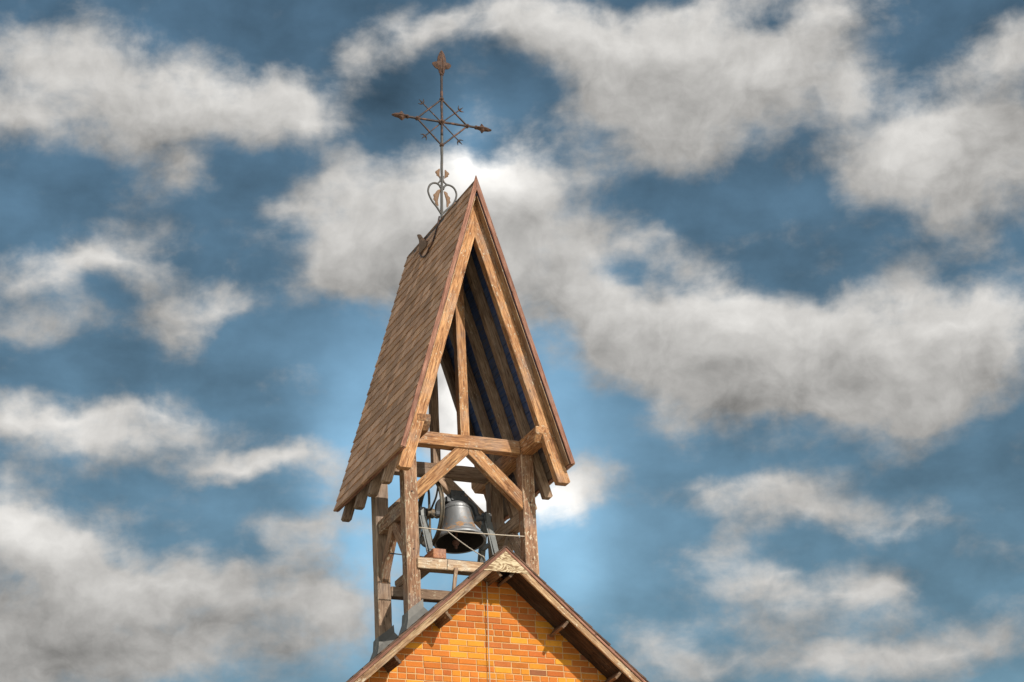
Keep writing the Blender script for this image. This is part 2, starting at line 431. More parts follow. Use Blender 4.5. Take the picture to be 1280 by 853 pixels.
for s in (-1, 1):
    up = Vector((-s * cs, 0, sn)); n = Vector((s * sn, 0, cs)); rg = Vector((XG, 0, ZP))
    def Q(d, t): q = rg - up * d + n * t; return (q.x, q.z)
    # deck (roof slope), its soffit boards show under the overhang
    slope = finish(settle(prism_bm([Q(.018 * MS + .001, -.018), Q(SL, -.018), Q(SL, -.060), Q(.060 * MS + .001, -.060)], 1, YG + .03, YW + LEN + .5)), 'roof_slope', M_TRIM, church, frame((XG, 0, ZP), up, n))
    shingles('shingles', slope, (XG, 0, ZP - .006), up, n, YG - .02, YW + LEN + .52, SL + .03, .15, .30, SHC, .011, .006, True)
    # soffit boards running down the slope
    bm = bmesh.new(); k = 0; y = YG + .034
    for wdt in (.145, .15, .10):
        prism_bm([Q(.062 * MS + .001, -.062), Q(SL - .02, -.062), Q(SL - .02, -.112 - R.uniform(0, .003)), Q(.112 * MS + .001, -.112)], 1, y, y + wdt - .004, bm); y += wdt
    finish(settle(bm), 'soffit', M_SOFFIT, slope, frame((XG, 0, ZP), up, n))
    # edge trim and tan barge board
    timber('edge_trim', prism_bm([Q(.016 * MS + .001, -.016), Q(SL, -.016), Q(SL, -.050), Q(.050 * MS + .001, -.050)], 1, YG - .012, YG + .029), slope, [M_TRIM, M_TRIM], up, .004, .0015, .35)
    timber('barge_board', prism_bm([Q(.052 * MS + .001, -.052), Q(SL - .01, -.052), Q(SL - .01, -.128), Q(.128 * MS + .001, -.128)], 1, YG + .002, YG + .032), slope, [M_BARGE, M_BARGE], up, .004, .0015, .35)
    # thin lookout boards carrying the overhang
    for dx in (.215, .87, 1.525, 2.18, 2.835, 3.49):
        d = dx / cs; th = .034
        o = timber('lookout', prism_bm([Q(d - th / 2, -.113), Q(d + th / 2, -.113), Q(d + th / 2, -.245), Q(d - th / 2, -.245)], 1, YG + .036, YW + .05), church, [M_LOOK, M_LOOK], (0, 1, 0), .003, .001, .12)
# little triangular board closing the peak
zb = 8.070; hw = (ZP - .048 / cs - zb) / MS
o = finish(prism_bm([(XG - hw, zb), (XG + hw, zb), (XG, zb + hw * MS)], 1, YG - .006, YG - .0005 + .0), 'gable_board', M_GABLE, church, Matrix.Translation((XG + .05, YG, zb - .1)))

# ------------------------------------------------------------------ belfry
belfry = thing('belfry', 'open timber belfry with steep shingled roof standing astride the church ridge', 'belfry', (0, .592, 7.9))
T, TE, IN, INE, PO, POE = M_TIMBER, M_TIMBER_EDGE, M_INNER, M_INNER_EDGE, M_POST, M_POST_EDGE
ZT = 10.0                                                                # underside of tie beams and plates
for sx in (-1, 1):
    for k in (0, 1):
        y0 = 0 if k == 0 else DP - PS
        x0, x1 = (-W, -W + PS) if sx < 0 else (W - PS, W)
        post = timber('post', box_bm((x0, y0, 7.45), (x1, y0 + PS, ZT - .001)), belfry, [PO, POE] if k == 0 else [IN, POE], (0, 0, 1), .010, .003)
        # lead skirt where the post meets the roof
        bm = bmesh.new(); e = .012; rings = []
        for lvl, out in ((.215, e), (.10, e + .006), (0.0, e + .045)):
            ring = []
            for (px, py) in ((x0 - out, y0 - out), (x1 + out, y0 - out), (x1 + out, y0 + PS + out), (x0 - out, y0 + PS + out)):
                ring.append(Vector((px, py, slab_z(px, -.016) - FALL * (py - YG) + lvl)))
            rr = []
            for q in range(4):
                p, p2 = ring[q], ring[(q + 1) % 4]
                for f in (0, .25, .5, .75):
                    v = p.lerp(p2, f); w_ = mnoise.noise(v * 9 + Vector((sx * 5, k * 3, 0))) * (.010 if lvl < .2 else .002)
                    v = v + (v - Vector(((x0 + x1) / 2, y0 + PS / 2, v.z))).normalized() * (w_ + .004)
                    v.z += mnoise.noise(v * 7) * .02
                    rr.append(bm.verts.new(v))
            rings.append(rr)
        for A, B in zip(rings, rings[1:]):
            m_ = len(A)
            for q in range(m_): bm.faces.new((A[q], A[(q + 1) % m_], B[(q + 1) % m_], B[q]))
        finish(bm, 'flashing', M_LEAD, post, Matrix.Translation((x0, y0, 7.9)), smooth=False)
        # bolt heads on the front face of the post
        if k == 0:
            for zz in (9.36, 8.62):
                finish(ball_bm((x0 + PS * .55, y0 - .003, zz), .013, None, 1, (1, .5, 1)), 'bolt_head', M_IRON, post)
for sx in (-1, 1):                                                       # wall plates running front to back, chamfered ends
    x0, x1 = (-W, -W + PS + .004) if sx < 0 else (W - PS - .004, W)
    ya, yb = -.508, 1.64
    timber('wall_plate', prism_bm([(ya, 10.19), (ya, 10.103), (ya + .085, ZT), (yb - .105, ZT), (yb, 10.108), (yb, 10.19)], 0, x0, x1), belfry, [T, TE], (0, 1, 0), .009, .0025)
XI = W - PS - .006
for y0, y1, a, b_ in ((-.004, .145, T, TE), (1.03, 1.17, IN, INE)):          # tie beams
    timber('tie_beam', box_bm((-XI, y0, ZT + .003), (XI, y1, 10.172)), belfry, [a, b_], (1, 0, 0), .008, .003)
for y0, y1, a, b_, w_ in ((.075, .195, T, TE, .061), (1.045, 1.15, IN, INE, .052)):   # king posts
    timber('king_post', box_bm((-w_ - .006, y0, 10.175), (w_ - .006, y1, 12.72)), belfry, [a, b_], (0, 0, 1), .006, .002)
XP = W - PS + .001
for y0, y1, a, b_ in ((.016, .125, T, TE), (1.05, 1.155, IN, INE)):           # braces under the tie beams
    for s in (-1, 1):
        timber('brace', prism_bm([(s * XP, 9.265), (s * XP, 9.500), (s * .175, ZT), (s * .003, ZT), (s * .003, 9.93)], 1, y0, y1), belfry, [a, b_], (s * .7, 0, -.7), .007, .002)
for s in (-1, 1):                                                        # side rails with braces below
    xa, xb = sorted((s * (W - .035), s * (W - .145)))
    timber('side_rail', box_bm((xa - .01, PS + .001, 9.13), (xb + .01, DP - PS - .001, 9.30)), belfry, [PO if s < 0 else IN, POE if s < 0 else INE], (0, 1, 0), .008, .003)
    for q in (0, 1):
        def yy(v): return v if q == 0 else DP - v
        timber('brace', prism_bm([(yy(PS + .001), 8.49), (yy(PS + .001), 8.70), (yy(.50), 9.129), (yy(.590), 9.129), (yy(.590), 9.04)], 0, xa + .008, xb - .008), belfry, [PO if s < 0 else IN, POE if s < 0 else INE], (0, .6 if q == 0 else -.6, .7), .006, .002)
timber('sill_beam', box_bm((-.748, -.032, 8.372), (.748, .12, 8.508)), belfry, [M_SILL, M_SILL], (1, 0, 0), .008, .004)
timber('cross_rail', box_bm((-XI, 1.02, 8.335), (XI, 1.15, 8.468)), belfry, [IN, INE], (1, 0, 0), .008, .003)
for s in (-1, 1):                                                        # bearers the bell stands rest on
    xa, xb = sorted((s * .380, s * .545))
    bear = timber('bell_bearer', prism_bm([(.262, 8.509), (.262, 8.632), (1.30, 8.632), (1.30, 8.58), (1.235, 8.509)], 0, xa, xb), belfry, [IN, INE], (0, 1, 0), .007, .003)
    timber('bearer_end', box_bm((xa - .002, -.046, 8.509), (xb + .002, .26, 8.634)), bear, [M_RUSTBEAM, M_RUSTBEAM], (0, 1, 0), .007, .003)
    timber('packing_block', box_bm((xa + .01, 1.03, 8.469), (xb - .01, 1.14, 8.508)), belfry, [IN, INE], (1, 0, 0), .004, .001)
timber('hanging_batten', prism_bm([(-.280, 8.405), (-.232, 8.405), (-.287, 8.05), (-.332, 8.05)], 1, -.060, -.034), belfry, [IN, INE], (.1, 0, 1), .003, .001)

# belfry roof
SLB = math.hypot(WR, ZA - ZE); ub = Vector((WR, 0, ZA - ZE)) / SLB
RY = (-.500, .040, .530, 1.015, 1.500)
for i in range(5):                                                       # five pairs of rafters
    y0 = RY[i]
    for s in (-1, 1):
        za, zi = 13.265, 12.695 if i == 0 else 12.88
        xi = .973 if i == 0 else 1.024
        timber('rafter', prism_bm([(s * 1.115, 9.470), (s * xi, 9.470), (s * .001, zi), (s * .001, za), (s * 1.136, 9.495)], 1, y0, y0 + (.115 if i == 0 else .10)), belfry, [T, TE] if i == 0 else [IN, INE], (s * 1.095, 0, -3.64), .004, .002, .22)
SHB = [(.54, .325, .215), (.58, .36, .245), (.50, .30, .20), (.55, .33, .21)]
for s in (-1, 1):
    up = Vector((-s * WR, 0, ZA - ZE)) / SLB; n = Vector((s * (ZA - ZE), 0, WR)) / SLB; rg = Vector((0, 0, ZA))
    def Q(d, t): q = rg - up * d + n * t; return (q.x, q.z)
    F = frame((0, 0, ZA), up, n); TB = (ZA - ZE) / WR
    slope = finish(prism_bm([Q(.012 * TB + .001, -.012), Q(SLB - .01, -.012), Q(SLB - .01, -.028), Q(.028 * TB + .001, -.028)], 1, YF + .012, YB - .012), 'roof_slope', M_TRIM, belfry, F)
    shingles('shingles', slope, (0, 0, ZA), up, n, YF - .004, YB, SLB + .012, .1445, .20, SHB, .016, .004)
    # boards seen from inside
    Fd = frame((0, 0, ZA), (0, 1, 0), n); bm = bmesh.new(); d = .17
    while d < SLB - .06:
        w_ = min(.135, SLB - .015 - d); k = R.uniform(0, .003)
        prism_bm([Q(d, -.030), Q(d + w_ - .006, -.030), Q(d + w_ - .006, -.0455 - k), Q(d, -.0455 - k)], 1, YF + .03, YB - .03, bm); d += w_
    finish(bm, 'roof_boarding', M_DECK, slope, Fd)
    # red-brown trim on the gable edges, in two steps
    for yA, yB_, t0, t1 in ((YF - .014, YF + .0115, .018, -.040), (YB - .0115, YB + .006, -.010, -.044)):
        timber('gable_trim', prism_bm([Q(max(-t0 * TB, -.02) + .001 if t0 < 0 else -t0 * TB + .002, t0), Q(SLB + .002, t0), Q(SLB + .002, t1), Q(-t1 * TB + .001, t1)], 1, yA, yB_), slope, [M_TRIM, M_TRIM], up, .003, .001, .4)
    # tan boards under the overhang, outside the first rafter
    for yA, yB_ in ((YF + .087, RY[0] - .004),):
        timber('verge_board', prism_bm([Q(.062 * TB, -.0495), Q(SLB - .012, -.0495), Q(SLB - .012, -.060), Q(.072 * TB, -.060)], 1, YF + .013, yB_), slope, [M_BARGE, M_BARGE], up, .002, .001, .4)
    # eave fascia strip
    timber('eave_trim', prism_bm([Q(SLB - .009, -.012), Q(SLB + .006, -.012), Q(SLB + .006, -.050), Q(SLB - .009, -.050)], 1, YF + .03, YB - .03), slope, [M_TRIM, M_TRIM], (0, 1, 0), .003, .001, .3)
# folded metal ridge cap, in lapped lengths
bm = bmesh.new(); y = YF - .012; k = 0
while y < YB:
    y2 = min(y + .62, YB + .012)
    for s in (-1, 1):
        up = Vector((-s * WR, 0, ZA - ZE)) / SLB; n = Vector((s * (ZA - ZE), 0, WR)) / SLB; rg = Vector((0, 0, ZA + .016 + .002 * (k % 2)))
        def Q(d, t): q = rg - up * d + n * t; return (q.x, q.z)
        prism_bm([(0, rg.z), Q(.115, .004), Q(.115, -.002), (0, rg.z - .02)], 1, y, y2 + (.03 if y2 < YB else 0), bm)
    y = y2; k += 1
finish(bm, 'ridge_cap', M_RIDGE, belfry, Matrix.Translation((0, 0, ZA)))

# ------------------------------------------------------------------ bell
BX, BY, BZ = .050, .59, 8.945
AX = 9.315
bell = thing('bell', 'dark cast bell with rusty ochre patches hanging in the belfry', 'bell', (BX, BY, AX))
prof = [(.300, .004), (.326, 0), (.334, .012), (.330, .030), (.318, .045), (.300, .062), (.270, .090), (.243, .125), (.222, .165), (.205, .215), (.192, .27), (.183, .325), (.178, .375), (.176, .383), (.180, .390), (.175, .398), (.171, .430), (.174, .436), (.169, .443), (.155, .466), (.125, .490), (.075, .505), (.0, .508)]
prof = [(r_, z_ * 1.07) for r_, z_ in prof]
bb = finish(lathe_bm(prof, (BX, BY, BZ), 80), 'bell_body', M_BELL, bell, Matrix.Translation((BX, BY, BZ)), smooth=True)
bm = lathe_bm([(.170, .431), (.1765, .434), (.1765, .453), (.168, .457)], (BX, BY, BZ), 58)
for i in range(58):                                                       # raised inscription band round the shoulder
    a = 2 * math.pi * i / 58
    w_ = R.choice((.005, .0065, .004)); h_ = R.uniform(.010, .014)
    Mx = Matrix.Translation((BX + .1765 * math.cos(a), BY + .1765 * math.sin(a), BZ + .443)) @ Matrix.Rotation(a, 4, 'Z') @ Matrix.Diagonal((.012, w_ * 2, h_ * 2, 1))
    bmesh.ops.create_cube(bm, size=1, matrix=Mx)
finish(bm, 'raised_band', M_BELL, bb, Matrix.Translation((BX, BY, BZ)))
for zz, rr in ((.080, .2835), (.094, .2735)):
    bm = lathe_bm([(rr - .006, zz - .007), (rr + .004, zz - .004), (rr + .003, zz + .004), (rr - .012, zz + .007)], (BX, BY, BZ), 80)
    finish(bm, 'moulding', M_BELL, bb, Matrix.Translation((BX, BY, BZ)), smooth=True)
inner = [(.3005, .005), (.285, .045), (.250, .085), (.210, .14), (.180, .22), (.160, .32), (.150, .40), (.11, .455), (0, .47)]
finish(lathe_bm(inner, (BX, BY, BZ), 64), 'bell_interior', M_BELLIN, bell, Matrix.Translation((BX, BY, BZ)), smooth=True)
bm = tube_bm([(BX, BY, BZ + .44), (BX - .02, BY + .005, BZ + .2), (BX - .045, BY + .01, BZ + .02)], .014, 10)
ball_bm((BX - .048, BY + .012, BZ - .005), .046, bm, 3); tube_bm([(BX - .048, BY + .012, BZ - .03), (BX - .052, BY + .014, BZ - .085)], lambda t: .022 - .006 * t, 10, bm)
finish(bm, 'clapper', M_CLAP, bell, Matrix.Translation((BX, BY, BZ)), smooth=True)
# yoke: crown block, arms dropping to the trunnions
bm = box_bm((BX - .135, BY - .075, BZ + .535), (BX + .135, BY + .075, BZ + .615))
box_bm((BX - .085, BY - .095, BZ + .55), (BX + .085, BY + .095, BZ + .675), bm)
for q in (-.045, .045): ball_bm((BX + q, BY - .098, BZ + .612), .018, bm, 2, (1, .6, 1))
bmesh.ops.bevel(bm, geom=[e for e in bm.edges if len(e.link_faces) == 2 and e.calc_face_angle(0) > 1.2], offset=.008, segments=2, affect='EDGES')
for s in (-1, 1):
    pth = smooth_path([(BX + s * .10, BY, BZ + .575), (BX + s * .19, BY, BZ + .56), (BX + s * .245, BY, BZ + .50), (BX + s * .262, BY, BZ + .42), (BX + s * .275, BY, AX)], 5)
    tube_bm(pth, lambda t: .040 - .006 * t, 8, bm, flat=1.35)
    tube_bm([(BX + s * .245, BY, AX), (BX + s * .30, BY, AX), (BX + s * .305, BY, AX), (BX + s * .415, BY, AX)], lambda t: .05 if t < .5 else .034, 14, bm)
finish(bm, 'yoke', M_YOKE, bell, Matrix.Translation((BX, BY, BZ)))
# rope wheel on the left trunnion
WX, WRD = -.312, .410
circ = [(WX, BY + WRD * math.cos(2 * math.pi * i / 72), AX + WRD * math.sin(2 * math.pi * i / 72)) for i in range(72)]
bm = bmesh.new()
cr = [(-.026, -.012), (.026, -.012), (.026, .016), (.014, .016), (.008, .002), (-.008, .002), (-.014, .016), (-.026, .016)]   # grooved rim
rings = [[bm.verts.new((WX + a, BY + (WRD + b_) * math.cos(2 * math.pi * i / 72), AX + (WRD + b_) * math.sin(2 * math.pi * i / 72))) for a, b_ in cr] for i in range(72)]
for i in range(72):
    A, B = rings[i], rings[(i + 1) % 72]
    for j in range(8): bm.faces.new((A[j], A[(j + 1) % 8], B[(j + 1) % 8], B[j]))
wheel = finish(bm, 'wheel', M_WHEEL, bell, Matrix.Translation((WX, BY, AX)))
for i in range(6):
    a = math.pi / 6 + i * math.pi / 3
    p = [(WX - .01, BY + r_ * math.cos(a + b_), AX + r_ * math.sin(a + b_)) for r_, b_ in ((.03, 0), (.15, .16), (.28, .14), (WRD - .008, 0))]
    finish(tube_bm(smooth_path(p, 5), .017, 8, flat=.7), 'spoke', M_WHEEL, wheel, Matrix.Translation((WX, BY, AX)), smooth=True)
finish(tube_bm([(WX - .055, BY, AX), (WX + .04, BY, AX)], .062, 18), 'hub', M_WHEEL, wheel, Matrix.Translation((WX, BY, AX)))
bell.rotation_euler = (rad(-8), 0, 0)                                    # caught in mid swing, mouth a little forward
# cast-iron A stands
for s, lab in ((-1, 'grey cast iron bell stand left of the bell beside the wheel'), (1, 'grey cast iron bell stand right of the bell')):
    sx = -.440 if s < 0 else .445
    st = thing('bell_stand', lab, 'bell stand', (sx, BY, 8.632), 'cast iron stands carrying the bell')
    bm = bmesh.new()
    for q in (-1, 1):
        prism_bm([(BY + q * .005, 9.36), (BY + q * .060, 9.37), (BY + q * .085, 9.25), (BY + q * .17, 9.02), (BY + q * .33, 8.68), (BY + q * .33, 8.652), (BY + q * .25, 8.652), (BY + q * .115, 9.02), (BY + q * .035, 9.22)], 0, sx - .028, sx + .028, bm)
        # web rib on each leg
        prism_bm([(BY + q * .058, 9.25), (BY + q * .073, 9.25), (BY + q * .285, 8.70), (BY + q * .262, 8.70)], 0, sx - .046, sx + .046, bm)
    bmesh.ops.bevel(bm, geom=[e for e in bm.edges if len(e.link_faces) == 2 and e.calc_face_angle(0) > .8], offset=.006, segments=1, affect='EDGES')
    finish(bm, 'frame', M_STAND, st, Matrix.Translation((sx, BY, 8.9)))
    bm = box_bm((sx - .018, BY - .16, 8.93), (sx + .018, BY + .16, 8.975)); finish(bm, 'crossbar', M_STAND, st, Matrix.Translation((sx, BY, 8.9)))
    for q in (-1, 1):
        bm = box_bm((sx - .065, BY + q * .30 - .075, 8.633), (sx + .065, BY + q * .30 + .075, 8.657)); ball_bm((sx + .045, BY + q * .30 - .02, 8.663), .016, bm, 1); ball_bm((sx - .045, BY + q * .30 - .02, 8.663), .016, bm, 1)
        finish(bm, 'foot', M_STAND, st, Matrix.Translation((sx, BY, 8.9)))
    bm = tube_bm([(sx - .05, BY, AX + .01), (sx + .05, BY, AX + .01)], .062, 16); ball_bm((sx, BY, AX + .075), .02, bm, 2)
    finish(bm, 'bearing', M_YOKE, st, Matrix.Translation((sx, BY, 9.3)))

# ------------------------------------------------------------------ cords and cables
def sag(a, b_, d, n=14):
    a, b_ = Vector(a), Vector(b_)
    return [a.lerp(b_, i / n) + Vector((0, 0, -4 * d * (i / n) * (1 - i / n))) for i in range(n + 1)]
o = finish(tube_bm(sag((-.705, .02, 8.906), (.706, .02, 8.914), .012), .0075, 7), 'cord', M_ROPE, None, Matrix.Translation((0, .02, 8.92)), smooth=True)
tag(o, 'thin grey cord stretched across in front of the bell between the front posts', 'cord')
pth = sag((-.317, .02, 8.885), (-.222, -.84, 8.29), .015) + [(-.160, -.75, 8.24), (-.106, YW - .045, 8.14), (-.108, YW - .040, 8.0), (-.116, YW - .036, 7.4), (-.126, YW - .042, 6.8), (-.13, YW - .038, 3.2), (-.13, YW - .04, -1.5)]
o = finish(tube_bm(smooth_path(pth, 3), .0065, 7), 'bell_rope', M_ROPE, None, Matrix.Translation((-.28, YG, 8)), smooth=True)
tag(o, 'pale pull rope from the cord through the roof peak and down the brick gable', 'rope')
o = finish(tube_bm(sag((-.86, .62, 8.755), (.78, .62, 8.735), .006), .008, 7), 'cable', M_WIRE, None, Matrix.Translation((0, .6, 8.74)), smooth=True)
tag(o, 'dark straight cable below the bell between the side braces', 'cable')

# ------------------------------------------------------------------ roof cross
YC = .602
cross = thing('roof_cross', 'tall wrought iron cross with rusty leaf tips standing on the belfry ridge', 'cross', (0, YC, 13.486))
WORLD[cross] = Matrix.Translation((0, YC, 13.5)); cross.scale = (.98, .98, .98)
def CM(x, z): return Matrix.Translation((x, YC, z))
def rod(a, b_, r, bm=None, seg=9):
    a, b_ = Vector(a), Vector(b_); n = max(4, int((b_ - a).length / .035)); sd = R.uniform(0, 90)
    pts = [a.lerp(b_, i / n) + (Vector((mnoise.noise(Vector((i * .21, sd, 0))), 0, mnoise.noise(Vector((i * .21, sd, 7))))) * .006 * math.sin(math.pi * i / n)) for i in range(n + 1)]
    return tube_bm(pts, lambda t_: r * (1 + .16 * mnoise.noise(Vector((t_ * n * .55, sd, 3)))), seg, bm)
C0 = (.068, YC, 14.943); JT = (.080, YC, 15.299); JB = (.055, YC, 14.583); JL = (-.294, YC, 14.945); JR = (.446, YC, 14.942)
pole = finish(rod((.008, YC, 13.42), (.062, YC, 14.74), .0195), 'pole', M_GREYIRON, cross, CM(0, 14), smooth=True)
finish(rod((.062, YC, 14.735), (.096, YC, 15.73), .0185), 'upper_pole', M_IRON, cross, CM(0, 15), smooth=True)
finish(rod((-.455, YC, 14.947), (.600, YC, 14.942), .0165), 'arm', M_IRON, cross, CM(0, 14.9), smooth=True)
for a, b_ in ((JT, JR), (JR, JB), (JB, JL), (JL, JT)):
    finish(rod(a, b_, .0125), 'diamond_bar', M_IRON, cross, CM(0, 14.9), smooth=True)
for e in ((-.198, YC, 15.200), (.343, YC, 15.180), (-.180, YC, 14.700), (.312, YC, 14.700)):
    bm = rod((C0[0], YC + .012, C0[2]), (e[0], YC + .012, e[2]), .0085)
    d = (Vector(e) - Vector(C0)).normalized(); pz = Vector((-d.z, 0, d.x)); E_ = Vector(e) + Vector((0, .012, 0))
    tube_bm([E_, E_ + d * .075], lambda t: .013 * (1 - t) + .002, 7, bm)
    for q in (-1, 1):
        tube_bm(smooth_path([E_, E_ + pz * q * .032 + d * .008, E_ + pz * q * .058 + d * .040], 4), lambda t: .013 * (1 - t) + .003, 7, bm)
    finish(bm, 'diagonal_bar', M_IRON, cross, CM(0, 14.9), smooth=True)
for p, r_ in ((C0, .048), (JT, .034), (JB, .034), (JL, .034), (JR, .034)):
    bm = bmesh.new(); bmesh.ops.create_cube(bm, size=r_ * 1.5, matrix=Matrix.Translation(p) @ Matrix.Rotation(rad(45), 4, 'Y'))
    bmesh.ops.bevel(bm, geom=bm.edges[:], offset=r_ * .25, segments=2, affect='EDGES')
    ball_bm((p[0], p[1] - r_ * .6, p[2]), r_ * .55, bm, 2)
    finish(bm, 'collar', M_RUST, cross, Matrix.Translation(p))
LEAF = {
 'top': [(.101,16.066),(.139,16.028),(.164,15.955),(.171,15.895),(.216,15.880),(.242,15.845),(.203,15.792),(.148,15.774),(.131,15.707),(.064,15.705),(.048,15.759),(.003,15.780),(-.040,15.842),(-.003,15.872),(.035,15.890),(.050,15.963)],
 'left': [(-.664,14.943),(-.61,14.974),(-.557,14.984),(-.518,15.017),(-.487,14.981),(-.449,14.962),(-.449,14.93),(-.475,14.913),(-.516,14.877),(-.56,14.905),(-.621,14.917)],
 'right': [(.806,14.932),(.742,14.965),(.688,14.974),(.658,15.012),(.633,14.972),(.586,14.957),(.586,14.92),(.633,14.902),(.659,14.865),(.693,14.899),(.758,14.907)]}
for k, pts in LEAF.items():
    out = smooth_path([(x, YC, z) for x, z in pts], 4, True)
    bm = plate_bm(out, (0, 1, 0), .020, bulge=.034)
    c = sum(out, Vector()) / len(out); tip = Vector((pts[0][0], YC, pts[0][1])); base = c * 2 - tip
    for s in (-1, 1): tube_bm([base.lerp(tip, .1) + Vector((0, s * .030, 0)), base.lerp(tip, .55) + Vector((0, s * .043, 0)), base.lerp(tip, .95) + Vector((0, s * .012, 0))], .009, 6, bm)
    finish(bm, 'leaf_tip', M_RUST, cross, Matrix.Translation(c))
    bm = bmesh.new()
    cp = {'top': (.097, 15.69), 'left': (-.435, 14.947), 'right': (.575, 14.942)}[k]
    ball_bm((cp[0], YC, cp[1]), .030, bm, 2); finish(bm, 'collar', M_RUST, cross, CM(*cp), smooth=True)
def ypath(pts): return [(x, YC, z) for x, z in pts]
for pts in ([(.004,13.54),(-.058,13.637),(-.117,13.71),(-.158,13.795),(-.172,13.870),(-.140,13.955),(-.072,13.995),(-.014,13.975),(.012,13.93)],
            [(.014,13.53),(.091,13.615),(.178,13.703),(.227,13.8),(.238,13.884),(.202,13.961),(.132,13.991),(.075,13.969),(.048,13.91)]):
    bm = tube_bm(smooth_path(ypath(pts), 5), .0135, 8)
    s = -1 if pts[1][0] < 0 else 1
    up_ = [(-.10,13.99),(-.030,13.995),(.012,14.045),(.008,14.10)] if s < 0 else [(.15,13.99),(.085,14.005),(.052,14.055),(.058,14.115)]
    tube_bm(smooth_path(ypath(up_), 5), .0115, 8, bm)
    finish(bm, 'scroll', M_GREYIRON, cross, CM(0, 13.8), smooth=True)
for pts in ([(.012,14.217),(-.010,14.212),(-.029,14.192),(-.052,14.175),(-.057,14.15),(-.040,14.132),(-.041,14.112),(-.015,14.098),(.006,14.075),(.004,14.14)],
            [(.083,14.212),(.100,14.210),(.113,14.196),(.138,14.178),(.147,14.155),(.128,14.138),(.128,14.118),(.100,14.10),(.072,14.08),(.078,14.14)],
            [(.008,13.903),(-.022,13.898),(-.049,13.876),(-.070,13.842),(-.101,13.812),(-.092,13.775),(-.102,13.745),(-.078,13.715),(-.074,13.68),(-.031,13.651),(-.037,13.723),(-.013,13.818)],
            [(.056,13.882),(.085,13.882),(.109,13.864),(.115,13.832),(.145,13.800),(.138,13.765),(.148,13.730),(.122,13.700),(.115,13.668),(.088,13.651),(.087,13.742),(.068,13.82)]):
    out = smooth_path(ypath(pts), 3, True); c = sum(out, Vector()) / len(out)
    finish(plate_bm(out, (0, 1, 0), .010, bulge=.008), 'scroll_leaf', M_COPPER, cross, Matrix.Translation(c))
# stay lying on the left slope with its own scroll and leaf
finish(tube_bm(smooth_path([(-.020, .610, 13.50), (-.080, .560, 13.31), (-.118, .566, 13.178), (-.150, .598, 13.066), (-.158, .650, 13.045), (-.152, .690, 13.056)], 5), .012, 8), 'stay', M_IRON, cross, CM(-.1, 13.2), smooth=True)
finish(tube_bm(smooth_path([(-.125, 1.110, 13.165), (-.152, .985, 13.06), (-.178, .840, 12.98), (-.178, .730, 12.976), (-.160, .685, 13.03), (-.158, .700, 13.05)], 5), .012, 8), 'stay_scroll', M_IRON, cross, CM(-.1, 13.1), smooth=True)
pts = [(-.020, 1.435, 13.60), (-.035, 1.27, 13.53), (-.055, 1.152, 13.43), (-.085, .99, 13.31), (-.108, .885, 13.215), (-.126, .895, 13.155), (-.122, .99, 13.165), (-.126, 1.09, 13.155), (-.115, 1.15, 13.20), (-.088, 1.20, 13.315), (-.050, 1.30, 13.46)]
out = smooth_path(pts, 3, True); c = sum(out, Vector()) / len(out)
finish(plate_bm(out, (-.957, 0, .288), .010, bulge=.012), 'scroll_leaf', M_COPPER, cross, Matrix.Translation(c))

